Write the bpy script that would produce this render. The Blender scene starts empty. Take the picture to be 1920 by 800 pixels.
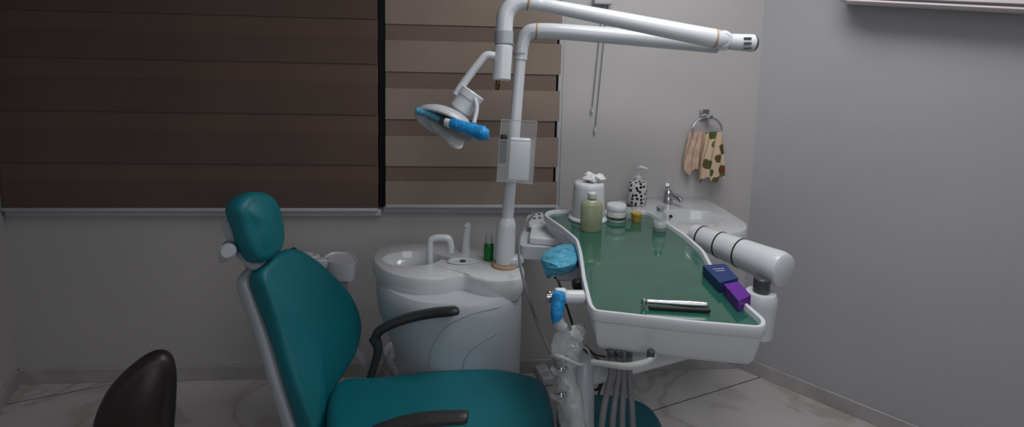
import bpy, bmesh, math, random
from mathutils import Vector, Matrix
from mathutils.bvhtree import BVHTree
random.seed(4)
V=Vector
sc=bpy.context.scene
sc.view_settings.view_transform='Standard'
# ---------------------------------------------------------------- survey of the photograph
H=1.65; FPX=1000.0; PY=205.0
yaw,pitch,roll=[math.radians(a) for a in (4.3,6.0,1.3)]
CAM=V((0,0,H))
fwd=V((math.sin(yaw)*math.cos(pitch),math.cos(yaw)*math.cos(pitch),-math.sin(pitch)))
r0=V((math.cos(yaw),-math.sin(yaw),0)); u0=r0.cross(fwd)
rt=r0*math.cos(roll)+u0*math.sin(roll); up=u0*math.cos(roll)-r0*math.sin(roll)
def ray(x,y): return fwd+rt*((x-960)/FPX)+up*((PY-y)/FPX)
def on(x,y,p,n):
    r=ray(x,y); return CAM+r*((p-CAM).dot(n)/r.dot(n))
def aty(x,y,Y): return on(x,y,V((0,Y,0)),V((0,1,0)))
def atz(x,y,Z): return on(x,y,V((0,0,Z)),V((0,0,1)))
def atd(x,y,d): return CAM+ray(x,y)*d
YB=2.61
cam=bpy.data.cameras.new("camera"); co=bpy.data.objects.new("camera",cam)
sc.collection.objects.link(co); sc.camera=co
cam.sensor_width=36; cam.sensor_fit='HORIZONTAL'; cam.lens=FPX/1920*36
cam.shift_y=(PY-400)/1920; cam.clip_start=0.02
co.matrix_world=Matrix.Translation(CAM)@Matrix((rt,up,-fwd)).transposed().to_4x4()
# ---------------------------------------------------------------- materials
def s2l(c):
    return tuple(((v/255)/12.92 if v/255<=.04045 else ((v/255+.055)/1.055)**2.4) for v in c)+(1,)
def mat(name,col,rough=.5,metal=0,trans=0,bump=None,coat=0,var=None,alpha=1,ior=1.45,emit=0,spec=.5):
    m=bpy.data.materials.new(name); m.use_nodes=True
    nt=m.node_tree; b=nt.nodes["Principled BSDF"]
    c=s2l(col); b.inputs["Base Color"].default_value=c
    b.inputs["Roughness"].default_value=rough; b.inputs["Metallic"].default_value=metal
    b.inputs["Transmission Weight"].default_value=trans; b.inputs["Coat Weight"].default_value=coat
    b.inputs["IOR"].default_value=ior; b.inputs["Alpha"].default_value=alpha
    b.inputs["Specular IOR Level"].default_value=spec
    tc=nt.nodes.new("ShaderNodeNewGeometry")
    if var:
        n=nt.nodes.new("ShaderNodeTexNoise"); n.inputs["Scale"].default_value=var[0]; n.inputs["Detail"].default_value=4
        nt.links.new(tc.outputs["Position"],n.inputs["Vector"])
        r=nt.nodes.new("ShaderNodeValToRGB"); r.color_ramp.elements[0].position=.35; r.color_ramp.elements[1].position=.65
        r.color_ramp.elements[0].color=tuple(v*(1-var[1]) for v in c[:3])+(1,)
        r.color_ramp.elements[1].color=tuple(min(1,v*(1+var[1])) for v in c[:3])+(1,)
        nt.links.new(n.outputs["Fac"],r.inputs[0]); nt.links.new(r.outputs[0],b.inputs["Base Color"])
    if bump:
        n=nt.nodes.new("ShaderNodeTexNoise"); n.inputs["Scale"].default_value=bump[0]; n.inputs["Detail"].default_value=3
        nt.links.new(tc.outputs["Position"],n.inputs["Vector"])
        bp=nt.nodes.new("ShaderNodeBump"); bp.inputs["Strength"].default_value=bump[1]; bp.inputs["Distance"].default_value=.01
        nt.links.new(n.outputs["Fac"],bp.inputs["Height"]); nt.links.new(bp.outputs[0],b.inputs["Normal"])
    return m
M={}
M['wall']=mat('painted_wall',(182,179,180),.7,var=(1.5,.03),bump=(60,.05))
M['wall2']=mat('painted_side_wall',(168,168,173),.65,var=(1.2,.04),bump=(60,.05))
M['ceil']=mat('ceiling_paint',(200,200,200),.8,var=(1,.02))
M['base']=mat('baseboard_marble',(168,165,164),.35,var=(6,.12))
M['white']=mat('white_plastic',(204,208,214),.3,coat=.25,var=(3,.02))
M['body']=mat('cool_white_shell',(182,187,194),.35,coat=.2,var=(2,.03))
M['porc']=mat('porcelain',(205,208,212),.12,coat=.6,var=(3,.01))
M['shell']=mat('chair_shell_white',(160,167,175),.4,var=(3,.03))
M['seam']=mat('seam_and_print_grey',(152,158,166),.4,var=(3,.03))  # grey of the body's decorative seam lines and the carton print marks
M['teal']=mat('teal_leatherette',(7,104,116),.45,bump=(260,.10),var=(5,.04))
M['black']=mat('black_rubber',(24,24,26),.5,bump=(200,.1))
M['arm']=mat('dark_grey_armrest',(46,47,49),.45,bump=(150,.12))
M['stool']=mat('dark_brown_leather',(34,25,25),.42,bump=(260,.06),var=(6,.05))
M['green']=mat('green_tray_mat',(34,88,73),.12,coat=.6,var=(9,.12),bump=(10,.03))
M['blue']=mat('blue_barrier_film',(30,135,200),.3,bump=(50,.7),var=(30,.22))
M['cyan']=mat('cyan_plastic_cover',(80,160,190),.3,bump=(45,.9),var=(25,.3))
M['chrome']=mat('brushed_chrome',(200,200,205),.22,metal=1,var=(30,.05))
M['grey']=mat('grey_hose',(112,114,118),.45,var=(20,.06))
M['mid']=mat('mid_grey_plastic',(70,72,78),.4,var=(20,.06))
M['tan']=mat('tan_rubber_ring',(180,148,118),.5,var=(20,.06))
M['brass']=mat('brass_fitting',(110,88,58),.35,metal=1,var=(20,.06))
M['glass']=mat('clear_acrylic',(225,230,235),.05,trans=.5,alpha=.22,ior=1.2,var=(2,.01))
M['clear']=mat('clear_glass',(200,215,210),.05,trans=.6,alpha=.5,var=(2,.01))
M['yelgr']=mat('pale_yellow_green_bottle',(152,156,128),.25,coat=.3,var=(8,.06))
M['label']=mat('paper_label',(195,198,195),.5,var=(60,.12))
M['yellow']=mat('yellow_plastic',(180,155,75),.4,var=(9,.05))
M['greenb']=mat('green_bottle',(10,115,50),.25,trans=.2,var=(9,.1))
M['boxblue']=mat('blue_carton',(20,50,105),.45,var=(20,.06))
M['boxpurp']=mat('purple_carton',(92,24,142),.4,var=(20,.06))
M['tissue']=mat('tissue_paper',(225,225,228),.9,bump=(60,.5),var=(20,.02))
M['wht2']=mat('pale_smoky_plastic',(190,192,192),.25,alpha=.62,var=(12,.06),bump=(30,.5))
M['film']=mat('thin_clear_film',(205,208,210),.18,alpha=.5,var=(18,.12),bump=(28,1.0))
M['frame']=mat('white_window_frame',(180,181,187),.4,var=(3,.03))
M['dark']=mat('night_glass',(10,10,14),.1,var=(3,.1))
M['acw']=mat('air_conditioner_white',(225,213,215),.4,var=(3,.02))
def dots():
    m=mat('white_ceramic_dots',(225,225,225),.3); nt=m.node_tree; b=nt.nodes["Principled BSDF"]
    v=nt.nodes.new("ShaderNodeTexVoronoi"); v.inputs["Scale"].default_value=52; v.inputs["Randomness"].default_value=.6
    g=nt.nodes.new("ShaderNodeNewGeometry"); nt.links.new(g.outputs["Position"],v.inputs["Vector"])
    r=nt.nodes.new("ShaderNodeValToRGB"); r.color_ramp.interpolation='CONSTANT'
    r.color_ramp.elements[0].color=(.01,.01,.01,1); r.color_ramp.elements[1].color=(.6,.6,.6,1); r.color_ramp.elements[1].position=.38
    nt.links.new(v.outputs["Distance"],r.inputs[0]); nt.links.new(r.outputs[0],b.inputs["Base Color"]); return m
M['dots']=dots()
def towelm():
    m=mat('printed_towel',(215,195,165),.9,bump=(300,.3)); nt=m.node_tree; b=nt.nodes["Principled BSDF"]
    v=nt.nodes.new("ShaderNodeTexVoronoi"); v.inputs["Scale"].default_value=17
    n=nt.nodes.new("ShaderNodeTexNoise"); n.inputs["Scale"].default_value=22
    g=nt.nodes.new("ShaderNodeNewGeometry"); nt.links.new(g.outputs["Position"],v.inputs["Vector"]); nt.links.new(g.outputs["Position"],n.inputs["Vector"])
    ad=nt.nodes.new("ShaderNodeMath"); ad.operation='MULTIPLY_ADD'; ad.inputs[1].default_value=.5
    nt.links.new(n.outputs["Fac"],ad.inputs[0]); nt.links.new(v.outputs["Distance"],ad.inputs[2])
    r=nt.nodes.new("ShaderNodeValToRGB"); r.color_ramp.interpolation='CONSTANT'; e=r.color_ramp.elements
    e[0].color=s2l((120,60,40)); e[1].position=.52; e[1].color=s2l((80,92,55))
    x=e.new(.70); x.color=s2l((212,188,160))
    nt.links.new(ad.outputs[0],r.inputs[0]); nt.links.new(r.outputs[0],b.inputs["Base Color"]); return m
M['towel']=towelm()
M['cream']=mat('cream_towel',(208,180,160),.9,bump=(300,.3),var=(25,.12))
def fabric(name,c):
    return mat(name,c,.85,bump=(400,.15),var=(2.2,.08))
M['bl_l']=fabric('brown_blind_sheer',(98,81,74)); M['bl_d']=fabric('brown_blind_dense',(92,76,70))
M['br_l']=fabric('taupe_blind_sheer',(140,126,117)); M['br_d']=fabric('taupe_blind_dense',(115,99,91))
def floorm(A,B,per):
    m=mat('marble_tile_floor',(165,163,163),.22); nt=m.node_tree; b=nt.nodes["Principled BSDF"]; L=nt.links.new
    g=nt.nodes.new("ShaderNodeNewGeometry")
    n=nt.nodes.new("ShaderNodeTexNoise"); n.inputs["Scale"].default_value=1.6; n.inputs["Detail"].default_value=8; n.inputs["Distortion"].default_value=1.6
    L(g.outputs["Position"],n.inputs["Vector"])
    r=nt.nodes.new("ShaderNodeValToRGB"); e=r.color_ramp.elements
    base=s2l((192,189,188)); e[0].position=.3; e[0].color=base; e[1].position=.7; e[1].color=base
    x=e.new(.45); x.color=s2l((189,186,185)); x=e.new(.505); x.color=s2l((168,164,161)); x=e.new(.56); x.color=s2l((189,186,184))
    L(n.outputs["Fac"],r.inputs[0])
    mp=nt.nodes.new("ShaderNodeVectorRotate"); mp.rotation_type='Z_AXIS'
    d=(B-A); ang=math.atan2(d.y,d.x); mp.inputs["Center"].default_value=A; mp.inputs["Angle"].default_value=-ang
    L(g.outputs["Position"],mp.inputs["Vector"])
    sp=nt.nodes.new("ShaderNodeSeparateXYZ"); L(mp.outputs[0],sp.inputs[0])
    def line(out,off,p,w):
        a=nt.nodes.new("ShaderNodeMath"); a.operation='SUBTRACT'; L(out,a.inputs[0]); a.inputs[1].default_value=off
        q=nt.nodes.new("ShaderNodeMath"); q.operation='PINGPONG'; L(a.outputs[0],q.inputs[0]); q.inputs[1].default_value=p/2
        c=nt.nodes.new("ShaderNodeMath"); c.operation='LESS_THAN'; L(q.outputs[0],c.inputs[0]); c.inputs[1].default_value=w
        return c.outputs[0]
    l1=line(sp.outputs[1],A.y,per,.0025); l2=line(sp.outputs[0],A.x+.62,1.25,.0015)
    mx=nt.nodes.new("ShaderNodeMath"); mx.operation='MAXIMUM'; L(l1,mx.inputs[0]); L(l2,mx.inputs[1])
    mi=nt.nodes.new("ShaderNodeMix"); mi.data_type='RGBA'; L(mx.outputs[0],mi.inputs["Factor"])
    L(r.outputs[0],mi.inputs[6]); mi.inputs[7].default_value=(.02,.02,.02,1)
    L(mi.outputs[2],b.inputs["Base Color"]); return m
# ---------------------------------------------------------------- mesh tools
WL={}
def J(*gs):
    vs=[];fs=[]
    for v,f in gs:
        o=len(vs); vs+=list(v); fs+=[tuple(i+o for i in q) for q in f]
    return vs,fs
def empty(name,loc,label,cat,group=None):
    o=bpy.data.objects.new(name,None); o.empty_display_size=.05; o.location=loc; sc.collection.objects.link(o)
    WL[o]=V(loc); o["label"]=label; o["category"]=cat
    if group:o["group"]=group
    return o
def mk(name,geo,m,parent=None,label=None,cat=None,smooth=True,kind=None,mats=None,mi=None,sub=0,group=None):
    vs,fs=geo; vs=[V(v) for v in vs]
    if parent is not None: O=WL[parent]
    elif kind: O=V((0,0,0))
    else:
        xs=[v.x for v in vs];ys=[v.y for v in vs];O=V(((min(xs)+max(xs))/2,(min(ys)+max(ys))/2,min(v.z for v in vs)))
    me=bpy.data.meshes.new(name); me.from_pydata([v-O for v in vs],[],fs); 
    bm=bmesh.new(); bm.from_mesh(me); bmesh.ops.recalc_face_normals(bm,faces=bm.faces) if not kind else None; bm.to_mesh(me); bm.free()
    o=bpy.data.objects.new(name,me); sc.collection.objects.link(o)
    for q in (mats or [m]): me.materials.append(q)
    if mi:
        for p,i in zip(me.polygons,mi): p.material_index=i
    if smooth:
        for p in me.polygons:p.use_smooth=True
        me.set_sharp_from_angle(angle=math.radians(42))
    WL[o]=O
    if parent is not None: o.parent=parent
    else: o.location=O
    if label:o["label"]=label
    if cat:o["category"]=cat
    if kind:o["kind"]=kind
    if group:o["group"]=group
    if sub:
        s=o.modifiers.new("subsurf",'SUBSURF'); s.levels=s.render_levels=sub
    return o
def crom(P,n,closed=False):
    P=[V(p) for p in P]; out=[]; N=len(P)
    rng=range(N) if closed else range(N-1)
    for i in rng:
        g=lambda k:P[k%N] if closed else P[max(0,min(N-1,k))]
        a,b,c,d=g(i-1),g(i),g(i+1),g(i+2)
        for j in range(n):
            t=j/n
            out.append(.5*((2*b)+(c-a)*t+(2*a-5*b+4*c-d)*t*t+(3*b-a-3*c+d)*t**3))
    if not closed: out.append(P[-1])
    return out
def roundp(P,r,n=5):
    P=[V(p) for p in P]; out=[];N=len(P)
    for i in range(N):
        a,b,c=P[i-1],P[i],P[(i+1)%N]
        d1=(a-b);d2=(c-b); k=min(r,d1.length*.48,d2.length*.48)
        s=b+d1.normalized()*k; e=b+d2.normalized()*k
        for j in range(n+1):
            t=j/n; out.append(s*(1-t)**2+b*2*t*(1-t)+e*t*t)
    return out
def loft(rings,c0=True,c1=True):
    n=len(rings[0]); vs=[p for r in rings for p in r]; fs=[]
    for k in range(len(rings)-1):
        for i in range(n):
            j=(i+1)%n; fs.append((k*n+i,k*n+j,(k+1)*n+j,(k+1)*n+i))
    if c0: fs.append(tuple(range(n))[::-1])
    if c1: fs.append(tuple((len(rings)-1)*n+i for i in range(n)))
    return vs,fs
def tube(P,R,seg=16,n=6,smooth=True,flat=1.0,ax=None):
    P=[V(p) for p in P]; R=R if isinstance(R,(list,tuple)) else [R]*len(P)
    if smooth and len(P)>2:
        Q=crom(P,n); RR=[]
        for i in range(len(P)-1):
            for j in range(n): RR.append(R[i]+(R[i+1]-R[i])*j/n)
        RR.append(R[-1])
    else: Q,RR=P,R
    rings=[]; pr=None
    for i,q in enumerate(Q):
        t=(Q[min(i+1,len(Q)-1)]-Q[max(i-1,0)])
        if t.length<1e-7: t=pt
        t.normalize(); pt=t
        if pr is None:
            a=ax if ax else (V((0,0,1)) if abs(t.z)<.9 else V((0,1,0)))
            u=(a-t*a.dot(t)).normalized()
        else: u=(pr-t*pr.dot(t)).normalized()
        pr=u; w=t.cross(u)
        rings.append([q+u*(RR[i]*flat*math.cos(2*math.pi*k/seg))+w*(RR[i]*math.sin(2*math.pi*k/seg)) for k in range(seg)])
    return loft(rings)
def cyl(a,b,ra,rb=None,seg=24,bev=.0):
    rb=ra if rb is None else rb; a=V(a);b=V(b);d=(b-a);L=d.length;d.normalize()
    if bev: return tube([a,a+d*.0001,a+d*bev,b-d*bev,b-d*.0001,b],[ra-bev,ra-bev,ra,rb,rb-bev,rb-bev],seg,smooth=False)
    return tube([a,b],[ra,rb],seg,smooth=False)
def lathe(c,prof,seg=32,axis=V((0,0,1)),sx=1,sy=1):
    c=V(c);a=axis.normalized(); h=V((1,0,0)) if abs(a.x)<.8 else V((0,1,0)); u=(h-a*h.dot(a)).normalized(); w=a.cross(u)
    rings=[[c+a*z+u*(r*sx*math.cos(2*math.pi*k/seg))+w*(r*sy*math.sin(2*math.pi*k/seg)) for k in range(seg)] for r,z in prof]
    return loft(rings)
def rbox(c,s,rot=None,bev=.01,seg=3):
    bm=bmesh.new(); bmesh.ops.create_cube(bm,size=1)
    bmesh.ops.scale(bm,vec=V(s),verts=bm.verts)
    if bev: bmesh.ops.bevel(bm,geom=list(bm.edges),offset=min(bev,min(s)*.49),segments=seg,affect='EDGES',profile=.5)
    Mx=Matrix.Translation(V(c))@(rot.to_4x4() if rot else Matrix.Identity(4))
    bmesh.ops.transform(bm,matrix=Mx,verts=bm.verts)
    bm.verts.index_update(); g=([v.co.copy() for v in bm.verts],[tuple(v.index for v in f.verts) for f in bm.faces]); bm.free(); return g
def crumple(geo,a):
    vs,fs=geo; return [V(v)+V((random.uniform(-a,a),random.uniform(-a,a),random.uniform(-a,a))) for v in vs],fs
def rz(a): return Matrix.Rotation(math.radians(a),3,'Z')
def basis(x,y,z): return Matrix((x,y,z)).transposed()
CB=basis(rt,-fwd,up)
def cen(P):
    c=V((0,0,0))
    for p in P:c+=p
    return c/len(P)
def inset(P,d,c=None):
    c=c or cen(P); return [p+(c-p).normalized()*d for p in P]
def off2(P,d):
    N=len(P); ar=sum(P[i].x*P[(i+1)%N].y-P[(i+1)%N].x*P[i].y for i in range(N)); s=1 if ar>0 else -1; out=[]
    for i in range(N):
        t=(P[(i+1)%N]-P[i-1]); t.z=0; t.normalize(); out.append(P[i]+V((-t.y,t.x,0))*d*s)
    return out
def sh(P,v): return [p+v for p in P]
def scl(P,s,c=None):
    c=c or cen(P); return [c+(p-c)*s for p in P]
def cushion(P,n,th,r,bulge=.01):
    n=n.normalized(); c=cen(P); R=[]
    for k in range(7):
        a=math.pi/2*k/6; R.append(sh(inset(P,r*(1-math.sin(a)),c),n*(-th+r*(1-math.cos(a)))))
    for k in range(7):
        a=math.pi/2*k/6; R.append(sh(inset(P,r*(1-math.cos(a)),c),n*(-r+r*math.sin(a))))
    last=inset(P,r,c)
    for s in (.95,.88,.78,.65,.5,.35,.2,.05): R.append(sh(scl(last,s,c),n*(bulge*(1-s*s))))
    return loft(R)
def quad(a,b,c,d): return [a,b,c,d],[(0,1,2,3)]
def slab(P,vec):
    return loft([P,sh(P,vec)])
def hit(geo,x,y):
    t=BVHTree.FromPolygons([tuple(v) for v in geo[0]],[tuple(f) for f in geo[1]])
    r=ray(x,y).normalized(); h=t.ray_cast(CAM,r); return h[0] if h[0] else None
# ---------------------------------------------------------------- room
CL=aty(35,718,YB); CL.z=0; CR=aty(1385,688,YB); CR.z=0
dL=(atz(0,768,0)-atz(35,718,0)); dL.z=0; dL.normalize()
dR=(atz(1655,800,0)-atz(1385,688,0)); dR.z=0; dR.normalize()
HT=2.75
PL=CL+dL*4.2; PR=CR+dR*4.0
zz=V((0,0,1))
WX0=CL.x+.02; 
xr=aty(1040,300,YB).x; sill=aty(520,398,YB).z*.5+aty(1028,386,YB).z*.5
xwl=WX0; xwr=aty(1054,200,YB).x; zt=2.45
def wq(x0,x1,z0,z1,y=YB): return quad(V((x0,y,z0)),V((x1,y,z0)),V((x1,y,z1)),V((x0,y,z1)))
mk('wall_back',J(wq(CL.x-.02,CR.x+.02,0,sill),wq(CL.x-.02,xwl,sill,zt),wq(xwr,CR.x+.02,sill,zt),wq(CL.x-.02,CR.x+.02,zt,HT),
   quad(V((xwl,YB,sill)),V((xwr,YB,sill)),V((xwr,YB+.12,sill)),V((xwl,YB+.12,sill))),
   quad(V((xwr,YB,sill)),V((xwr,YB+.12,sill)),V((xwr,YB+.12,zt)),V((xwr,YB,zt)))),M['wall'],kind='structure',smooth=False)
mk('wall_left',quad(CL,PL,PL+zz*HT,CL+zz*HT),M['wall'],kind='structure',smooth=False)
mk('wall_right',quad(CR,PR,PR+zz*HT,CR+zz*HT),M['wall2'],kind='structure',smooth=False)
A=atz(35,748,0);B=atz(225,722,0);C=atz(1235,775,0);D=atz(1415,702,0)
d1=(B-A).normalized()*.4+(D-C).normalized()*.6; d1.z=0; d1.normalize(); nn=V((-d1.y,d1.x,0))
per=abs(((A+B)/2-(C+D)/2).dot(nn))
M['floor']=floorm((C+D)/2,(C+D)/2+d1,per)
mk('floor',quad(V((-4,-2,0)),V((6,-2,0)),V((6,2.9,0)),V((-4,2.9,0))),M['floor'],kind='structure',smooth=False)
mk('ceiling',quad(V((-4,-2,HT)),V((6,-2,HT)),V((6,2.9,HT)),V((-4,2.9,HT))),M['ceil'],kind='structure',smooth=False)
def bb(name,a,d,L,n):
    a=V(a); mk(name,rbox(a+d*L/2+n*.006+zz*.036,(L,.012,.072),basis(d,zz.cross(d),zz),.002,1),M['base'],kind='structure',smooth=False)
bb('baseboard_back',CL,V((1,0,0)),CR.x-CL.x,V((0,-1,0)))
nL=V((-dL.y,dL.x,0)); nL=nL if nL.x>0 else -nL
nR=V((-dR.y,dR.x,0)); nR=nR if nR.x<0 else -nR
bb('baseboard_left',CL,dL,4.0,nL); bb('baseboard_right',CR,dR,3.8,nR)
xm=aty(716,200,YB).x
mk('window_1',J(rbox(((xwl+xwr)/2,YB+.10,(sill+zt)/2),(xwr-xwl,.01,zt-sill),None,0)),M['dark'],kind='structure',smooth=False)
fr=[rbox((xwr-.012,YB+.03,(sill+zt)/2),(.024,.06,zt-sill),None,.003,1),rbox(((xwl+xm)/2,YB-.004,sill-.012),(xm-xwl,.05,.03),None,.004,2),
    rbox(((xm+xwr)/2+.004,YB-.001,sill+.004),(xwr-xm-.012,.05,.03),None,.004,2)]
mk('trim_1',J(*fr),M['frame'],kind='structure')
def blind(x0,x1,z0,z1,rows,my,ml,md,label,step):
    vs=[];fs=[];mi=[]
    zs=[aty(880,r,YB).z for r in rows]
    edges=[z1]+zs+[z0]
    for i in range(len(edges)-1):
        a,b=edges[i],edges[i+1]; y=my+(0 if i%2 else -.006); e=step if i%2 else 0
        g=rbox(((x0+x1-e)/2,y,(a+b)/2),(x1-x0-e,.004,a-b+.006),None,0)
        o=len(vs); vs+=g[0]; fs+=[tuple(k+o for k in f) for f in g[1]]; mi+=[i%2]*len(g[1])
    root=empty('window_blind',((x0+x1)/2,my,z0),label,'blind')
    mk('fabric',(vs,fs),None,root,mats=[ml,md],mi=mi,smooth=False)
    mk('bottom_rail',rbox(((x0+x1)/2,my-.006,z0-.004),(x1-x0,.022,.016),None,.004,2),M['frame'],root)
    mk('headrail',rbox(((x0+x1)/2,my,z1+.01),(x1-x0,.05,.05),None,.008,2),M['frame'],root)
blind(xwl-.0,aty(711,200,YB).x,sill+.012,zt-.1,[-130,-92,-45,-10,40,78,122,160,215,252,306,342],YB-.03,M['bl_d'],M['bl_l'],'dark brown day and night roller blind, closed over a window',0)
blind(aty(725,200,YB).x,xr+.01,sill+.03,zt-.1,[-130,-92,-40,-5,48,80,135,168,222,255,308,338],YB-.03,M['br_l'],M['br_d'],'taupe brown banded roller blind beside a white frame',.02)
mk('trim_2',rbox((xm,YB+.05,(sill+zt)/2),(.05,.02,zt-sill),None,.003,1),M['black'],kind='structure',smooth=False)
for (a,b,c) in ((1121,1110,206),(1133,1116,243)):
    p=aty(a,75,YB-.012); q=aty(b,c,YB-.012); p.z=2.3; p.x=q.x+.06
    r=empty('blind_cord',q,'thin beaded blind cord with a small weight hanging on the wall','cord',group='blind cords beside the window')
    mk('cord',tube([p,(p+q)/2,q],.0022,6),M['grey'],r); mk('weight',cyl(q-zz*.015,q+zz*.01,.006,bev=.002),M['label'],r)
p=aty(1130,-20,YB-.03)
mk('wall_bracket',J(rbox(p,(.07,.05,.06),None,.01),rbox(aty(1130,3,YB-.03),(.09,.04,.03),None,.006)),M['frame'],None,'white bracket fixed to the wall above the window edge','bracket')
# ---------------------------------------------------------------- air conditioner on the angled wall
a=on(1572,12,CR+nR*.1,nR); b=on(1925,32,CR+nR*.1,nR)
ac=empty('air_conditioner',a,'white wall mounted split air conditioner with closed louvre','air conditioner')
dx=(b-a).normalized(); L=.95; nz=nR; uz=dx.cross(nz); uz=uz if uz.z>0 else -uz
Bx=basis(dx,nz,uz)
mk('housing',rbox(a+dx*L/2+uz*.15-nR*.01,(L,.19,.27),Bx,.03,4),M['acw'],ac)
mk('louvre',rbox(a+dx*L/2+uz*.022+nR*.07,(L*.9,.07,.008),Bx,.003,2),M['acw'],ac,label='horizontal air outlet louvre')
mk('outlet_gap',rbox(a+dx*L/2+uz*.035+nR*.06,(L*.92,.05,.012),Bx,.003,2),M['mid'],ac)
# ---------------------------------------------------------------- wash basin
def basin(P,ztop,bc,rx,ry,depth,lip,ang=0):
    rings=[]; c=cen(P)
    rings.append(sh(inset(P,.05,c),zz*-lip)); rings.append(sh(inset(P,.012,c),zz*-lip*.85)); rings.append(sh(P,zz*-lip*.5)); rings.append(sh(P,zz*-.012)); rings.append(sh(inset(P,.004,c),zz*-.003)); rings.append(inset(P,.014,c))
    E=[]
    for p in P:
        a=math.atan2(p.y-bc.y,p.x-bc.x)-ang
        k=1/math.sqrt((math.cos(a)/rx)**2+(math.sin(a)/ry)**2)
        E.append(V((bc.x+k*math.cos(a+ang),bc.y+k*math.sin(a+ang),ztop)))
    for s,d in ((1,0),(.97,.006),(.9,.35*depth),(.75,.7*depth),(.5,.93*depth),(.2,depth),(.04,depth)):
        rings.append([bc+(e-bc)*s-zz*d for e in E])
    return loft(rings)
SZ=.93
pix=[(1150,374),(1200,366),(1270,364),(1320,370),(1348,384),(1400,416),(1404,426),(1392,434),(1330,440),(1260,436),(1190,418),(1155,395)]
P=[atz(x,y,SZ) for x,y in pix]
P=[V((p.x,min(p.y,YB-.004),SZ)) for p in P]; P=roundp(P,.06,5)
bc=atz(1292,404,SZ)
sk=empty('wash_basin',V((bc.x,YB-.01,SZ-.2)),'white ceramic wall hung wash basin with chrome tap','sink')
mk('basin',basin(P,SZ,bc,.17,.10,.10,.17),M['porc'],sk)
mk('drain',cyl(bc-zz*.101,bc-zz*.097,.02),M['chrome'],sk)
q=atz(1252,380,SZ); q.y=min(q.y,YB-.035)
mk('faucet',J(cyl(q,q+zz*.05,.024,.021,bev=.003),tube([q+zz*.035,q+V((.02,-.05,.045)),q+V((.035,-.085,.03))],[.016,.015,.013],12),
   cyl(q+zz*.05,q+zz*.065,.023,.019,bev=.004),tube([q+zz*.06,q+V((-.01,-.01,.085)),q+V((-.02,-.035,.1))],[.012,.011,.009],10)),M['chrome'],sk,label='chrome single lever mixer tap')
o_=atz(1258,396,SZ)-zz*.025; mk('overflow',cyl(o_,o_+V((0,-.004,.002)),.008),M['black'],sk)
q=atz(1194,383,SZ); q.y=min(q.y,YB-.055); q.z+=.001
sd=empty('soap_dispenser',q,'white soap dispenser with black dots and pump on the basin','soap dispenser')
mk('bottle',lathe(q,[(.0,.0),(.04,0),(.044,.006),(.045,.05),(.045,.10),(.04,.112),(.02,.12),(0,.122)]),M['dots'],sd)
mk('pump',J(cyl(q+zz*.118,q+zz*.14,.016,bev=.002),cyl(q+zz*.14,q+zz*.175,.006),tube([q+zz*.175,q+V((.01,-.01,.185)),q+V((.04,-.02,.178))],[.01,.009,.005],10)),M['white'],sd)
q=aty(1322,214,YB-.02)
tr=empty('towel_ring',q,'chrome towel ring with hook mounted on the wall','towel ring')
mk('bracket',J(rbox(q+V((0,.008,0)),(.045,.02,.05),None,.005),rbox(q+V((.012,-.02,-.01)),(.02,.05,.02),None,.004)),M['chrome'],tr)
rc=aty(1326,243,YB-.05); ring=[rc+V((.075*math.cos(t),0,.062*math.sin(t))) for t in [math.radians(a) for a in range(-20,201,20)]]
mk('ring',tube(ring,.005,8),M['chrome'],tr)
def towel(x0,x1,y0,y1,m,lab,yy,kf):
    N=26;vs=[];fs=[]
    rows=18
    a=aty(x0,y0,yy);b=aty(x1,y1,yy); W=b.x-a.x;Hh=a.z-b.z
    for s in (0,1):
        for i in range(rows+1):
            for j in range(N+1):
                u=j/N;v=i/rows; fl=.72+.28*min(1,v*2.2)-.10*max(0,v-.7)/.3
                vs.append(V((a.x+W/2+(u-.5)*W*fl+.006*math.sin(v*5+u*3),yy-.009*math.sin(u*kf+v*2.5)*(.6+.4*v)-s*.008,a.z-v*Hh+(.015*math.sin(u*11+kf)*v)-.012*abs(u-.5)*(1-v))))
    n=(rows+1)*(N+1)
    for i in range(rows):
        for j in range(N):
            k=i*(N+1)+j; fs.append((k,k+1,k+N+2,k+N+1)); fs.append((n+k,n+k+N+1,n+k+N+2,n+k+1))
    for i in range(rows):
        for j in (0,N):
            k=i*(N+1)+j; fs.append((k,k+N+1,n+k+N+1,n+k))
    for j in range(N):
        k=rows*(N+1)+j; fs.append((k,k+1,n+k+1,n+k)); fs.append((j,j+1,n+j+1,n+j))
    mk('hand_towel',(vs,fs),m,None,lab,'towel')
towel(1284,1326,246,321,M['cream'],'plain cream hand towel draped through the towel ring',YB-.032,21)
towel(1316,1356,246,336,M['towel'],'cream hand towel with green and brown print in the ring',YB-.066,17)
# ---------------------------------------------------------------- cuspidor unit
CZ=.82
pix=[(701,476),(720,459),(770,455),(840,457),(893,466),(935,478),(975,492),(984,508),(975,522),(930,526),(893,520),(868,514),(830,520),(780,521),(730,510),(705,494)]
P=crom([atz(x,y,CZ) for x,y in pix],5,True)
bc=atz(772,484,CZ)
cu=empty('cuspidor_unit',V((cen(P).x,cen(P).y,0)),'white dental cuspidor unit with basin, water pipes and pale body','dental unit')
g=basin(P,CZ,bc,.118,.080,.06,.10); mk('basin',g,M['porc'],cu,label='white ceramic spittoon bowl and ledge')
pix=[(703,490),(722,460),(840,456),(935,468),(978,490),(982,512),(940,532),(860,538),(780,534),(722,514)]
PB=crom([atz(x,y,CZ) for x,y in pix],7,True); c=cen(PB); R=[]
for z,s,dx in ((.755,.90,-.005),(.735,.955,-.005),(.70,.97,-.004),(.64,.96,0),(.57,.92,.012),(.50,.87,.026),(.40,.83,.036),(.25,.80,.042),(.03,.80,.042),(0,.83,.042)):
    R.append([V((c.x+dx+(p.x-c.x)*s,c.y+(p.y-c.y)*min(1,s+.05),z)) for p in PB])
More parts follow.
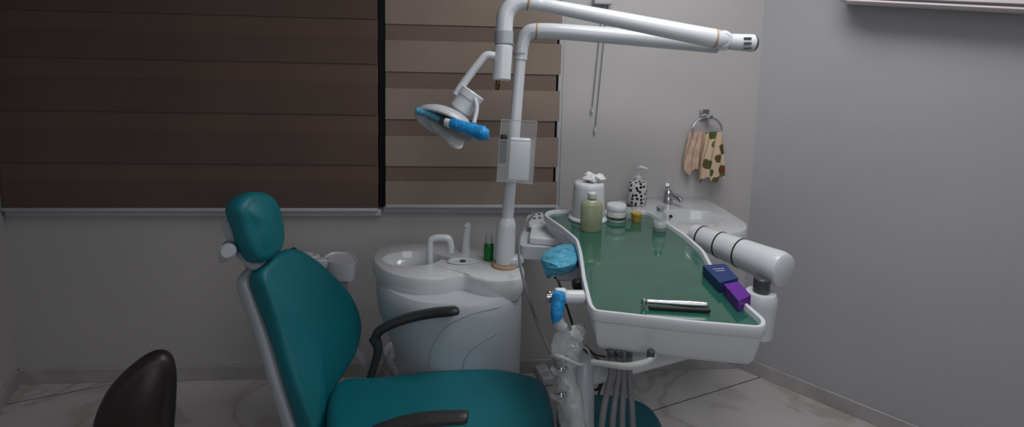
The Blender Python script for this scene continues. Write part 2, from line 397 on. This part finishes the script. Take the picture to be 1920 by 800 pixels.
bg=loft(R); mk('body',bg,M['body'],cu,label='off white moulded body shell')
for k,pts in enumerate(([(804,690),(808,655),(833,615),(878,590),(930,577),(966,570)],[(868,690),(872,672),(890,650),(930,625),(962,615)])):
    hs=[hit(bg,x,y) for x,y in pts]; hs=[h for h in hs if h]
    if len(hs)>2: mk('seam_line',tube(hs,.002,6),M['seam'],cu)
def pz(x,y,z=CZ): return atz(x,y,z)
q=pz(806,488); e=pz(845,488)
mk('bowl_rinse_pipe',tube([q-zz*.03,q+zz*.07,q+V((.014,0,.09)),(q+e)/2+zz*.094,e+V((-.01,0,.090)),e+V((0,0,.06)),e+V((0,-.0,.035))],[.014]*7,14),M['white'],cu)
q=pz(873,472); mk('cup_filler_pipe',J(tube([q,q+zz*.03,q+V((.004,0,.09)),q+V((.010,0,.122))],[.021,.018,.015,.012],14),tube([q+V((.008,0,.11)),q+V((.0,-.015,.118))],[.009,.007],10,smooth=False)),M['white'],cu)
q=pz(868,491); mk('cup_ledge',lathe(q+zz*.001,[(.0,0),(.06,0),(.064,.004),(.058,.006),(.05,.002),(0,.002)],sy=.5),M['porc'],cu); mk('drain',cyl(q+zz*.003,q+zz*.006,.012),M['mid'],cu)
q=pz(748,486,CZ-.055); mk('bowl_drain',cyl(q,q+zz*.006,.013),M['mid'],cu)
q=pz(916,487)
gb=empty('mouthwash_bottle',q,'small green bottle with pale cap on the cuspidor ledge','bottle')
mk('bottle',lathe(q,[(0,0),(.018,0),(.02,.004),(.02,.06),(.016,.07),(.01,.075)]),M['greenb'],gb)
mk('cap',lathe(q+zz*.07,[(.013,0),(.015,.004),(.014,.034),(.010,.038),(0,.038)]),M['shell'],gb)
# ---------------------------------------------------------------- lamp post and arms
pb=pz(947,497); D0=(pb-CAM).dot(fwd)
dl=empty('dental_operating_light',pb,'white dental operating light on a jointed pole with blue wrapped handles','dental light')
mk('post_collar',lathe(pb,[(0,0),(.052,0),(.054,.006),(.050,.012),(0,.012)]),M['tan'],dl,label='tan rubber collar')
def A_(x,y,d=D0): return atd(x,y,d)
top=A_(976,108)
mk('lower_post',tube([pb+zz*.01,A_(948,440),A_(950,420),A_(951,408)],[.039,.038,.037,.026],24,3),M['white'],dl)
mk('pole',tube([A_(951,412),A_(966,230),top],[.024,.023,.022],20,3),M['white'],dl)
mk('support_arm',tube([A_(976,112),A_(979,84),A_(988,64),A_(1010,58),A_(1100,63),A_(1345,84)],[.026,.027,.029,.031,.032,.034],20,6),M['white'],dl)
mk('joint_ring',cyl(A_(975,104),A_(975.6,98),.0285,bev=.002),M['shell'],dl); mk('joint_ring',cyl(A_(1004,58),A_(1008,58.3),.0325,bev=.002),M['tan'],dl)
D1=D0-.13
mk('spring_arm',tube([A_(1012,8,D1),A_(1100,25,D1),A_(1338,72,D1)],[.024,.028,.036],20,4),M['white'],dl)
mk('joint_ring',cyl(A_(1337,71.7,D1),A_(1341,72.5,D1),.0368,bev=.002),M['tan'],dl)
mk('elbow_joint',J(cyl(A_(1342,73,D1),A_(1372,78,D1),.035,.026,bev=.006),cyl(A_(1356,80,D0+.02),A_(1356,74,D1-.02),.034,bev=.008)),M['white'],dl)
mk('end_housing',J(cyl(A_(1366,78,D1),A_(1414,81,D1),.030,.033,bev=.006)),M['white'],dl)
mk('vent_slot',J(*[rbox(A_(1402,y,D1-.032),(.028,.006,.009),CB,.002,1) for y in (72,81,90)]),M['mid'],dl)
mk('end_cap',cyl(A_(1412,81,D1),A_(1418,81.5,D1),.029,bev=.006),M['mid'],dl)
mk('upper_elbow',tube([A_(1016,9,D1),A_(985,4,D1),A_(962,10,D1),A_(948,28,D1),A_(945,62,D1)],[.026,.028,.031,.032,.032],20,6),M['white'],dl)
mk('joint_ring',cyl(A_(990,4,D1),A_(994,5,D1),.031,bev=.002),M['tan'],dl)
mk('joint_ring',cyl(A_(945,58,D1),A_(944.5,84,D1),.035,bev=.003),M['shell'],dl)
mk('drop_tube',cyl(A_(944,84,D1),A_(940,151,D1),.035,.034,bev=.006),M['white'],dl)
mk('cable_fitting',J(cyl(A_(934,150,D1),A_(933,160,D1),.008),cyl(A_(933,158,D1),A_(932,169,D1),.011,.008,bev=.002)),M['brass'],dl)
DL=D1-.02
mk('light_arm',tube([A_(928,105,DL),A_(912,104,DL),A_(895,122,DL),A_(868,158,DL),A_(856,178,DL)],[.014,.015,.015,.015,.017],14,5),M['white'],dl)
mk('swivel_neck',J(cyl(A_(862,208,DL),A_(884,178,DL),.044,.044,bev=.006),cyl(A_(878,186,DL),A_(888,172,DL),.048,bev=.004)),M['white'],dl)
hd=A_(840,222,DL-.02); ax=(A_(862,182,DL)-A_(838,230,DL-.055)).normalized()
LP=[(.0,.036),(.05,.032),(.08,.020),(.100,.004),(.110,-.006),(.117,-.003),(.118,.004),(.108,.022),(.086,.038),(.05,.050),(.0,.054)]
mk('lamp_shade',lathe(hd-ax*.03,LP,40,ax,1.0,.85),M['body'],dl,label='pale white domed reflector head')
mk('bulb_housing',lathe(hd-ax*.03,[(0,-.004),(.022,-.002),(.026,.016),(.022,.036),(0,.036)],20,ax),M['mid'],dl)
mk('shield_plate',slab(roundp([A_(797,216,DL-.06),A_(812,214,DL-.04),A_(874,258,DL-.04),A_(866,279,DL-.08),A_(850,278,DL-.09),A_(812,238,DL-.08)],.012,3),-fwd*.005),M['wht2'],dl)
mk('handle_bracket',J(tube([A_(815,216,DL-.06),A_(832,226,DL-.09),A_(848,234,DL-.11)],[.012,.017,.014],12)),M['mid'],dl)
mk('handle',tube([A_(779,208,DL-.08),A_(784,208,DL-.08),A_(805,214,DL-.09),A_(826,224,DL-.09)],[.007,.012,.013,.010],16,5),M['cyan'],dl,label='handle wrapped in blue film')
mk('handle',tube([A_(842,231,DL-.13),A_(850,232,DL-.13),A_(880,241,DL-.14),A_(905,250,DL-.15),A_(917,251,DL-.15)],[.012,.018,.021,.027,.014],18,5),M['blue'],dl,label='handle wrapped in blue film')
mk('handle_cap',tube([A_(832,229,DL-.12),A_(836,229,DL-.12),A_(845,232,DL-.13)],[.008,.015,.016],14),M['white'],dl)
mk('bow_arm',tube([A_(888,178,DL-.03),A_(894,202,DL-.06),A_(888,232,DL-.12)],[.009,.008,.008],10),M['body'],dl)
# ---------------------------------------------------------------- acrylic holder with remotes
DH=D0-.075
ho=empty('acrylic_pocket',A_(967,345,DH),'clear acrylic pocket fixed to the pole holding remotes','holder')
F4=[A_(940,224,DH),A_(1007,228,DH),A_(998,345,DH),A_(931,340,DH)]
mk('back_panel',slab(F4,fwd*.003),M['glass'],ho,smooth=False)
F5=[A_(936,262,DH-.05),A_(1003,265,DH-.05),A_(998,345,DH-.05),A_(931,340,DH-.05)]
mk('front_panel',slab(F5,fwd*.003),M['glass'],ho,smooth=False)
mk('bottom_panel',slab([F4[2],F4[3],F5[3],F5[2]],up*.003),M['glass'],ho,smooth=False)
mk('side_panel',slab([F5[1],F4[2]+(F4[1]-F4[2])*.68,F4[2],F5[2]],rt*.002),M['glass'],ho,smooth=False)
def tb(x0,y0,x1,y1,w,d,dd):
    a=A_(x0,y0,d);b=A_(x1,y1,d); z=(a-b).normalized(); y=fwd; x=y.cross(z).normalized()
    return rbox((a+b)/2,(w,dd,(a-b).length),basis(x,x.cross(z)*-1,z),min(w,dd)*.35,3)
mk('edge_rim',J(*[tube([a,b],.0014,6,smooth=False) for a,b in ((F4[0],F4[1]),(F4[1],F4[2]),(F4[2],F4[3]),(F4[3],F4[0]),(F5[0],F5[1]))]),M['shell'],ho)
mk('remote_control',tb(976,258,971,338,.080,DH-.024,.024),M['white'],None,'white remote control standing in an acrylic pocket','remote control')
mk('phone_handset',tb(945,252,942,306,.026,DH-.026,.014),M['black'],None,'small black handset standing in an acrylic pocket','remote control')
# ---------------------------------------------------------------- dental chair
th=math.radians(-22); aX=V((math.cos(th),math.sin(th),0)); wX=V((-math.sin(th),math.cos(th),0))
rho=math.radians(24); uB=(-aX*math.sin(rho)+zz*math.cos(rho)); nB=(aX*math.cos(rho)+zz*math.sin(rho))
ch=empty('dental_chair',atz(820,850,.0),'teal upholstered dental chair with white shell and dark armrests','dental chair')
P0=atd(610,740,1.86)
out=[(486,500),(512,478),(545,466),(580,482),(625,520),(658,562),(673,610),(664,660),(642,700),(618,740),(606,790),(606,840),(600,862),(585,850),(572,800),(545,720),(515,620),(488,545),(480,518)]
P=crom([on(x,y,P0,nB) for x,y in out],4,True)
P=sh(P,nB*.028)
mk('backrest',cushion(P,nB,.075,.03,.02),M['teal'],ch)
mk('backrest_shell',cushion(sh(scl(P,1.0),-nB*.076-wX*.008),nB,.045,.018,0),M['shell'],ch,label='white rear shell of the backrest')
P1=atd(500,430,1.80)
ta=math.radians(14); nH=(aX*math.cos(ta)+zz*math.sin(ta)); 
out=[(446,378),(460,363),(484,358),(508,366),(524,390),(532,428),(530,462),(516,480),(496,491),(480,486),(464,458),(450,415),(443,392)]
P=crom([on(x,y,P1,nH) for x,y in out],4,True)
P=sh(P,nH*.02)
mk('headrest',cushion(P,nH,.085,.032,.018),M['teal'],ch)
HB=[A_(x,y,1.78) for x,y in ((411,424),(420,413),(436,418),(452,448),(476,482),(488,500),(476,509),(460,502),(438,478),(424,452))]
mk('headrest_bracket',J(cushion(roundp(HB,.01,3),-fwd,.08,.012,.004),tube([A_(474,492,1.84),A_(500,530,1.88),A_(530,600,1.9)],[.026,.024,.02],12,5)),M['shell'],ch)
mk('headrest_knob',J(cyl(A_(426,472,1.70),A_(432,466,1.80),.026,.030,bev=.008)),M['shell'],ch)
mk('headrest_knob',J(cyl(A_(418,484,1.72),A_(426,476,1.78),.014,.014,bev=.005)),M['shell'],ch)
SZ2=.50
out=[(612,790),(616,730),(640,704),(700,700),(780,690),(850,683),(920,683),(980,692),(1020,706),(1034,740),(1042,800),(1040,880),(1005,930),(900,955),(760,955),(650,930),(615,850)]
P=crom([atz(x,y,SZ2) for x,y in out],4,True)
mk('seat',cushion(P,zz,.11,.045,.022),M['teal'],ch)
mk('seat_base',cushion(sh(scl(P,.93),-zz*.111),zz,.06,.02,0),M['shell'],ch)
cs=cen(P); cs.z=0
mk('pedestal',J(rbox(cs+zz*.04,(.62,.42,.08),basis(aX,wX,zz),.03),rbox(cs+zz*.2,(.3,.24,.30),basis(aX,wX,zz),.05)),M['shell'],ch)
out=[(1050,752),(1110,734),(1180,741),(1222,760),(1246,800),(1246,840),(1200,862),(1110,864),(1066,850),(1050,800)]
P=crom([atz(x,y,.45) for x,y in out],4,True)
mk('leg_rest',cushion(P,zz,.07,.025,.008),M['teal'],ch)
mk('leg_rest_support',tube([cs+zz*.34,cen(P)-zz*.09],[.04,.03],12,smooth=False),M['shell'],ch)
AD=1.90
mk('armrest',tube([A_(857,583,AD-.03),A_(848,583,AD-.03),A_(800,588,AD),A_(750,601,AD),A_(712,620,AD),A_(702,640,AD)],[.016,.027,.028,.026,.027,.024],14,5,flat=.62),M['arm'],ch)
mk('armrest_post',tube([A_(702,632,AD),A_(709,655,AD),A_(700,690,AD),A_(690,720,AD)],[.022,.016,.013,.014],12,5),M['arm'],ch)
AN=1.38
mk('armrest',tube([A_(878,782,AN),A_(866,782,AN),A_(800,786,AN),A_(740,797,AN),A_(690,818,AN),A_(670,850,AN)],[.014,.022,.024,.022,.022,.02],14,5,flat=.7),M['arm'],ch)
mk('armrest_post',tube([A_(672,845,AN),A_(680,880,AN),A_(690,915,AN+.04)],[.02,.016,.014],12,5),M['arm'],ch)
# ---------------------------------------------------------------- delivery unit with tray
TZ=1.0
colb=atd(1092,800,1.42); colb.z=0
du=empty('instrument_delivery_unit',colb,'white dental delivery unit with green lined tray on an arm','dental tray')
pix=[(1017,401),(1030,392),(1215,393),(1232,402),(1290,440),(1322,468),(1345,510),(1362,532),(1440,600),(1434,614),(1300,603),(1112,582),(1102,570),(1090,520),(1084,470),(1078,447),(1050,424)]
P=roundp([atz(x,y,TZ) for x,y in pix],.035,5)
g=loft([sh(off2(P,.075),zz*-.130),sh(off2(P,.055),zz*-.128),sh(off2(P,.035),zz*-.118),sh(off2(P,.022),zz*-.10),sh(off2(P,.012),zz*-.06),sh(off2(P,.008),zz*-.034),sh(off2(P,.003),zz*-.030),sh(P,zz*-.024),sh(P,zz*-.008),sh(off2(P,.003),zz*-.001),off2(P,.008),sh(off2(P,.013),zz*-.002),sh(off2(P,.017),zz*-.016)],True,False)
mk('tray',g,M['white'],du,label='white moulded tray with raised rim')
mk('tray_mat',loft([sh(off2(P,.0165),zz*-.018),sh(off2(P,.0165),zz*-.014)]),M['green'],du,label='glossy green tray liner',smooth=False)
TS=TZ-.0135
mk('handpiece_rail',tube([A_(1110,678,1.36),A_(1150,684,1.33),A_(1180,686,1.32),A_(1215,678,1.32),A_(1224,666,1.34)],[.007,.008,.009,.009,.011],10),M['wht2'],du)
q=A_(1221,655,1.33); mk('rail_knob',cyl(q,q-zz*.028,.010,bev=.003),M['mid'],du)
a=atz(1314,444,.955);b=atz(1444,496,.955)
d=(b-a).normalized()
mk('balance_arm',tube([a-d*.03,a-d*.0299,a-d*.01,b,b+d*.035,b+d*.052,b+d*.060,b+d*.0601],[.034,.042,.044,.058,.060,.056,.044,.0],36,smooth=False),M['white'],du)
for t in (.03,.32,.62):
    c_=a+(b-a)*t; r_=.0445+.0135*t
    mk('cable_tie',tube([c_-d*.002,c_+d*.003],[r_+.002]*2,24,smooth=False),M['black'],du)
e=atz(1428,536,.90); 
mk('pivot_collar',J(cyl(e+zz*.03,e-zz*.03,.026,bev=.004)),M['mid'],du)
mk('pivot_housing',J(tube([e-zz*.020,e-zz*.0201,e-zz*.035,e-zz*.06,e-zz*.17,e-zz*.175],[.03,.046,.052,.052,.045,.036],24,smooth=False)),M['white'],du)
ctop=A_(1104,640,1.50)
mk('base_arm',tube([e-zz*.15,V((ctop.x,ctop.y,e.z-.15))],[.030,.030],16,smooth=False),M['white'],du)
mk('handle_bracket',J(cyl(A_(1036,556,1.46),A_(1096,556,1.46),.018,.018,bev=.004),cyl(A_(1060,549,1.46),A_(1040,549,1.45),.014,bev=.003)),M['white'],du)
mk('handle_nut',J(cyl(A_(1024,556,1.46),A_(1036,556,1.46),.011,bev=.002),cyl(A_(1030,545,1.46),A_(1030,566,1.46),.007,bev=.002)),M['chrome'],du)
mk('handle',tube([A_(1050,548,1.43),A_(1048,560,1.43),A_(1044,582,1.42),A_(1044,598,1.42),A_(1048,606,1.42)],[.014,.020,.017,.015,.012],14,5),M['blue'],du,label='tray handle wrapped in blue film')
mk('handle_cap',tube([A_(1044,600,1.42),A_(1050,610,1.42),A_(1060,616,1.42),A_(1064,617,1.42)],[.017,.017,.013,.004],12,5),M['wht2'],du)
mk('control_panel',cushion(crom([A_(x,y,dd) for x,y,dd in ((1014,478,1.8),(1034,462,1.88),(1070,455,1.92),(1084,470,1.85),(1078,492,1.7),(1040,500,1.68),(1020,495,1.72))],5,True),(up*.8-fwd*.6),.05,.015,.012),M['cyan'],du,label='control panel wrapped in blue plastic',sub=0)
mk('control_bracket',J(rbox(A_(1066,506,1.80),(.10,.08,.05),basis(V((1,0,0)),V((0,1,0)),zz),.012)),M['body'],du)
mk('film_tail',slab(roundp([A_(1014,486,1.72),A_(1046,498,1.68),A_(1042,514,1.70),A_(1026,524,1.71)],.01,3),fwd*.01),M['cyan'],du)
q=A_(1082,530,1.62); mk('bracket_knob',cyl(q,q+V((0,-.03,0)),.018,bev=.004),M['black'],du)
ctl=V((ctop.x,ctop.y,e.z-.13))
mk('support_column',tube([ctl,A_(1096,680,1.50),A_(1092,790,1.46),A_(1092,870,1.44),V((colb.x,colb.y,.3)),V((colb.x,colb.y,.02)),colb],[.026,.028,.032,.036,.04,.05,.12],16,5),M['body'],du)
mk('plastic_cover',crumple(tube([A_(1092,612,1.44),A_(1080,628,1.44),A_(1070,660,1.44),A_(1062,700,1.44),A_(1070,760,1.43),A_(1076,830,1.43)],[.014,.034,.036,.034,.046,.050],18,6,flat=.7),.005),M['film'],du,label='crinkled clear plastic cover over the holder')
mk('plastic_flap',crumple(slab(crom([A_(1040,628,1.42),A_(1062,618,1.41),A_(1082,640,1.41),A_(1078,668,1.41),A_(1056,676,1.41),A_(1036,664,1.42)],4,True),fwd*.012),.004),M['film'],du,label='folded flap of clear plastic')
mk('holder_ring',tube([A_(1070,666,1.42)+V((.052*math.cos(t),.03*math.sin(t),.012*math.sin(t*2))) for t in [math.radians(k) for k in range(0,361,24)]],.004,8,3),M['wht2'],du)
for y in (690,738):
    mk('holder_clip',J(tube([A_(1034,y,1.38),A_(1050,y+10,1.38),A_(1064,y-2,1.38)],[.006,.007,.006],8),cyl(A_(1044,y+4,1.38),A_(1056,y+4,1.37),.009,bev=.002)),M['chrome'],du)
for i,(x0,x1) in enumerate(((1146,1128),(1160,1148),(1170,1166),(1180,1186))):
    mk('handpiece_hose',tube([A_(x0,655,1.40),A_(x0,700,1.40),A_((x0+x1)/2,740,1.40),A_(x1,800,1.38),A_(x1,880,1.38),A_(x1,960,1.4),A_(x1-10,1040,1.42),A_(x1-15,1120,1.48)],.0085,10,5),M['grey'],du)
for x in (1146,1162,1178): mk('hose_socket',cyl(A_(x,658,1.40),A_(x,668,1.40),.011,bev=.002),M['mid'],du)
mk('thin_hose',tube([A_(1000,402,2.0),A_(975,440,1.97),A_(976,500,1.9),A_(1000,585,1.8),A_(1030,655,1.65),A_(1050,690,1.56)],.005,8,8),M['grey'],du)
mk('black_cable',tube([A_(1095,650,1.6),A_(1112,680,1.7),A_(1128,700,1.8),A_(1120,730,1.8),A_(1100,715,1.75),A_(1090,670,1.6)],.004,8,8),M['black'],du)
mk('black_cable',tube([A_(1040,520,1.62),A_(1050,535,1.6),A_(1085,640,1.6),A_(1105,660,1.7),A_(1135,690,1.9),A_(1120,745,1.9)],.0035,8,8),M['black'],du)
mk('black_cable',tube([A_(1098,648,1.62),A_(1116,664,1.66),A_(1138,672,1.7),A_(1140,700,1.75),A_(1112,722,1.75)],.003,8,8),M['black'],du)
# ---------------------------------------------------------------- assistant console behind tray
aq=A_(1020,440,2.05)
asn=empty('assistant_console',aq-zz*.1,'white assistant control console with buttons behind the tray','console')
def az(x,y,z): return atz(x,y,z)
Z1=.93
mk('console_shell',slab(roundp([az(972,452,Z1-.03),az(990,402,Z1-.03),az(1040,400,Z1-.03),az(1085,448,Z1-.03),az(1085,466,Z1-.03),az(978,462,Z1-.03)],.02,4),-zz*.05),M['body'],asn)
mk('console_top',cushion(roundp([az(992,444,Z1),az(998,414,Z1),az(1036,412,Z1),az(1066,436,Z1),az(1070,450,Z1)],.012,4),zz,.03,.008,.003),M['white'],asn)
mk('keypad',slab(roundp([az(991,418,Z1+.012),az(997,400,Z1+.012),az(1018,398,Z1+.012),az(1018,416,Z1+.012)],.008,3),-zz*.02),M['white'],asn)
for (x,y) in ((1001,403),(1002,410),(1011,402),(1012,409)):
    q=az(x,y,Z1+.012); mk('button',cyl(q,q+zz*.004,.006),M['mid'],asn)
mk('console_arm',tube([az(1010,450,Z1-.07),V((pb.x+.05,pb.y,Z1-.09)),V((pb.x,pb.y,Z1-.09))],[.024,.024,.024],12),M['body'],asn)
# assistant instrument holder beside cuspidor
ah=empty('suction_holder',A_(640,500,2.25),'white suction instrument holder with a scoop shaped rest','suction holder')
cc=[A_(x,y,d) for x,y,d in ((606,484,2.28),(622,472,2.34),(655,473,2.34),(670,486,2.26),(660,494,2.18),(622,492,2.18))]
Pq=crom(cc,4,True)
mk('scoop_rest',loft([sh(scl(Pq,.7),-zz*.085),sh(scl(Pq,.9),-zz*.078),sh(scl(Pq,.97),-zz*.04),Pq,scl(Pq,.92),sh(scl(Pq,.88),-zz*.006),sh(scl(Pq,.4),-zz*.008)]),M['white'],ah)
mk('holder_body',J(rbox(A_(590,498,2.28),(.14,.09,.035),rz(-15),.014),cyl(A_(574,474,2.30),A_(574,494,2.30),.030,.028,bev=.005),cyl(A_(588,478,2.25),A_(588,498,2.25),.026,.024,bev=.005),cyl(A_(604,484,2.20),A_(604,503,2.20),.026,.024,bev=.005)),M['white'],ah)
mk('suction_tip',cyl(A_(594,474,2.27),A_(594,492,2.27),.010,bev=.003),M['shell'],ah)
mk('suction_tip',cyl(A_(610,484,2.20),A_(610,494,2.20),.012,bev=.003),M['mid'],ah)
mk('holder_knob',cyl(A_(547,468,2.2),A_(560,478,2.23),.014,bev=.004),M['black'],ah)
gp=atz(700,704,.0)
mk('stand_tube',tube([A_(642,512,2.25),A_(646,580,2.26),A_(662,640,2.27),A_(690,688,2.30),V((gp.x+.0,gp.y-.05,.0))],[.02]*5,12,5),M['body'],ah)
# drain connection on wall
q=aty(735,662,YB-.03)
wp=empty('wall_drain_pipe',q,'small pale plastic drain fitting on the wall','pipe')
mk('flange',cyl(q+V((0,.03,0)),q+V((0,.015,0)),.045,bev=.004),M['tissue'],wp); mk('pipe',tube([q+V((0,.02,0)),q+V((0,-.03,0)),q+V((.0,-.05,-.03)),q+V((.03,-.05,-.09))],.02,12),M['shell'],wp)
q=atz(1016,702,0.0)
ps=empty('power_strip',q,'white power strip lying on the floor','power strip')
mk('housing',rbox(q+zz*.022,(.06,.20,.04),rz(12),.008),M['white'],ps)
for k in (-.06,0,.06):
    w=q+rz(12)@V((0,k,.042)); mk('socket',cyl(w,w+zz*.003,.02),M['body'],ps)
pl=empty('power_plug',q+V((0,.02,.043)),'black power plug with cable in a power strip','plug')
w=q+rz(12)@V((0,.06,.046))
mk('plug',J(cyl(w,w+zz*.04,.028,.024,bev=.004),tube([w+zz*.03,w+V((-.01,.0,.07)),w+V((-.05,.0,.075))],[.022,.022,.012],10)),M['black'],pl)
mk('cable',tube([w+V((-.05,0,.075)),w+V((-.10,.02,.06)),w+V((-.16,0,.03)),w+V((-.20,-.02,.006))],.006,8),M['black'],pl)
# ---------------------------------------------------------------- things on the tray
def base(x,y): return atz(x,y,TS)
q=base(1102,410)
td=empty('tissue_dispenser',q,'white round tissue roll dispenser with a tissue sticking out','tissue dispenser')
mk('base',lathe(q,[(0,0),(.078,0),(.08,.004),(.078,.010),(.066,.014),(0,.014)]),M['white'],td)
mk('housing',lathe(q+zz*.012,[(0,0),(.066,0),(.0665,.01),(.062,.125),(.060,.137),(.054,.142),(.015,.142),(.014,.135),(0,.135)]),M['white'],td)
N=24
R=[]
for k,(r,z) in enumerate(((.012,.146),(.020,.158),(.032,.166),(.038,.174),(.030,.184),(.010,.180))):
    R.append([q+V((.018+r*(1+.35*math.sin(5*t+k))*math.cos(t),r*(1+.3*math.cos(4*t+k))*math.sin(t),z+.006*math.sin(3*t+k*2))) for t in [2*math.pi*i/N for i in range(N)]])
mk('tissue',loft(R),M['tissue'],td)
q=base(1108,432)
bo=empty('disinfectant_bottle',q,'pale yellow green plastic bottle with white cap on the tray','bottle')
mk('bottle',lathe(q,[(0,0),(.038,0),(.042,.005),(.042,.098),(.039,.110),(.026,.120),(.016,.124),(.016,.128)],sy=.6),M['yelgr'],bo)
mk('cap',lathe(q+zz*.126,[(.0,0),(.017,0),(.018,.002),(.017,.02),(.012,.024),(0,.024)]),M['label'],bo)
q=base(1155,413)
ja=empty('cream_jar',q,'round white jar with printed label and lid','jar')
mk('jar',lathe(q,[(0,0),(.036,0),(.038,.004),(.038,.042),(.036,.046),(0,.046)]),M['label'],ja)
mk('lid',lathe(q+zz*.046,[(0,0),(.039,0),(.040,.003),(.040,.018),(.037,.022),(0,.022)]),M['white'],ja)
mk('label_band',lathe(q+zz*.01,[(.0383,0),(.0386,.001),(.0386,.010),(.0383,.011)]),M['mid'],ja)
q=base(1179,407)
gl=empty('glass_vial',q,'small clear glass vial with grey cap','vial')
mk('bottle',lathe(q,[(0,0),(.017,0),(.018,.003),(.018,.04),(.013,.047),(.012,.05)]),M['clear'],gl); mk('cap',lathe(q+zz*.048,[(0,0),(.015,0),(.015,.01),(0,.012)]),M['mid'],gl)
q=base(1193,415)
yc=empty('specimen_cup',q,'small yellow plastic cup on the tray','cup')
mk('cup',lathe(q,[(0,0),(.017,0),(.018,.002),(.021,.032),(.022,.034),(.020,.035),(.019,.033),(.016,.006),(0,.005)]),M['yellow'],yc)
mk('lid',lathe(q+zz*.030,[(0,0),(.0225,0),(.023,.002),(.0225,.008),(0,.009)]),M['yellow'],yc)
q=base(1236,432)
vi=empty('glass_vial',q,'clear glass medicine vial with metal crimp cap and label','vial')
mk('bottle',lathe(q,[(0,0),(.023,0),(.025,.004),(.025,.056),(.021,.068),(.012,.076),(.011,.083)]),M['clear'],vi)
mk('liquid',lathe(q+zz*.003,[(0,0),(.022,0),(.0225,.003),(.0225,.016),(0,.016)]),M['wht2'],vi)
mk('cap',lathe(q+zz*.081,[(0,0),(.015,0),(.0155,.002),(.015,.014),(.010,.016),(0,.017)]),M['chrome'],vi)
mk('paper_label',lathe(q+zz*.016,[(.0252,0),(.0255,.001),(.0255,.020),(.0252,.021)]),M['label'],vi)
def carton(tops,h,m,lab,name,lines):
    T=[atz(x,y,TS+h) for x,y in tops]
    r=empty(name,cen(T)-zz*h,lab,'box')
    mk('carton',slab(T,-zz*(h-.0003)),m,r,smooth=False)
    a,b,c,dd=T
    for (u0_,u1,v) in lines:
        ex=(b-a); ey=(dd-a)
        pts=[a+ex*u0_+ey*v,a+ex*u1+ey*v,a+ex*u1+ey*(v+.04),a+ex*u0_+ey*(v+.04)]
        mk('printed_mark',slab([p+zz*.0002 for p in pts],zz*.0004),M['seam'],r,smooth=False)
carton([(1318,497),(1359,494),(1384,521),(1350,530)],.030,M['boxblue'],'small dark blue cardboard carton lying on the tray','glove_carton',[(.25,.75,.25),(.3,.7,.36)])
carton([(1357,532),(1384,527),(1408,553),(1385,564)],.030,M['boxpurp'],'small purple cardboard carton lying on the tray','medicine_carton',[])
q=atz(1207,575,TS);e=atz(1327,582,TS); dd=(e-q)
hp=empty('dental_handpiece',q,'chrome dental handpiece resting on the tray','handpiece')
mk('handle',tube([q+zz*.016+dd*t for t in (.04,.1,.35,.7,.97,1)],[.0050,.006,.0065,.0085,.0075,.006],14,4),M['chrome'],hp)
mk('head',J(cyl(q+zz*.006,q+zz*.022,.0075,bev=.002),tube([q+zz*.016,q+zz*.016+dd*.06],[.005,.005],10,smooth=False)),M['chrome'],hp)
f_=V((.0,-.012,0))
mk('rubber_grip',tube([q+zz*.006+dd*t+f_ for t in (.06,.1,.5,.95,1)],[.004,.0058,.0058,.0058,.004],10,4),M['black'],hp)
# ---------------------------------------------------------------- stool
sn=V((.45,-.88,.12)).normalized(); SP=atd(260,760,1.25)
st=empty('operator_stool',V((SP.x-.05,SP.y+.05,0)),'dark brown leather operator stool with padded back','stool')
out=[(170,815),(186,765),(208,730),(241,697),(276,672),(305,665),(324,678),(331,710),(330,760),(326,820),(322,900),(290,925),(215,925),(178,890)]
P=crom([on(x,y,SP,sn) for x,y in out],4,True)
mk('backrest',cushion(P,sn,.06,.028,.02),M['stool'],st)
b0=cen(P)-sn*.07
sb=V((b0.x-.10,b0.y-.18,.46))
mk('back_support',tube([b0,b0-sn*.03-zz*.2,V((b0.x-.03,b0.y-.02,.41)),sb-zz*.06],.016,12),M['black'],st)
mk('seat',lathe(sb,[(0,-.05),(.17,-.05),(.19,-.035),(.195,-.01),(.18,.01),(.12,.018),(0,.02)]),M['stool'],st)
mk('gas_lift',J(cyl(V((sb.x,sb.y,.06)),V((sb.x,sb.y,.42)),.025)),M['black'],st)
for k in range(5):
    a=2*math.pi*k/5; tip=V((sb.x+.25*math.cos(a),sb.y+.25*math.sin(a),.055))
    mk('base_leg',tube([V((sb.x,sb.y,.09)),tip],[.022,.014],10,smooth=False),M['black'],st)
    mk('caster',J(lathe(tip-zz*.027+V((0,-.012,0)),[(0,0),(.02,0),(.026,.004),(.026,.02),(.02,.024),(0,.024)],16,V((0,1,0))),cyl(tip-zz*.03,tip,.006)),M['black'],st)
# ---------------------------------------------------------------- lighting
def area(loc,tgt,size,power,col=(1,1,1),sy=None):
    l=bpy.data.lights.new('area_lamp','AREA'); l.energy=power; l.color=col; l.size=size
    if sy: l.shape='RECTANGLE'; l.size_y=sy
    o=bpy.data.objects.new('area_lamp',l); o.location=loc; sc.collection.objects.link(o)
    d=V(tgt)-V(loc); o.rotation_euler=d.to_track_quat('-Z','Y').to_euler(); return o
area((.80,1.4,2.65),(.80,1.41,0),.8,23,(1,.99,.98),sy=1.2)  # ceiling panel lamp facing straight down
area((.5,-.9,2.3),(.7,2.2,1.1),1.6,15,(.97,.985,1))  # unseen weaker lamp behind the camera, below the ceiling, aimed into the room
w=bpy.data.worlds.new('world'); w.use_nodes=True; sc.world=w
w.node_tree.nodes['Background'].inputs[0].default_value=(.8,.83,.9,1); w.node_tree.nodes['Background'].inputs[1].default_value=.13
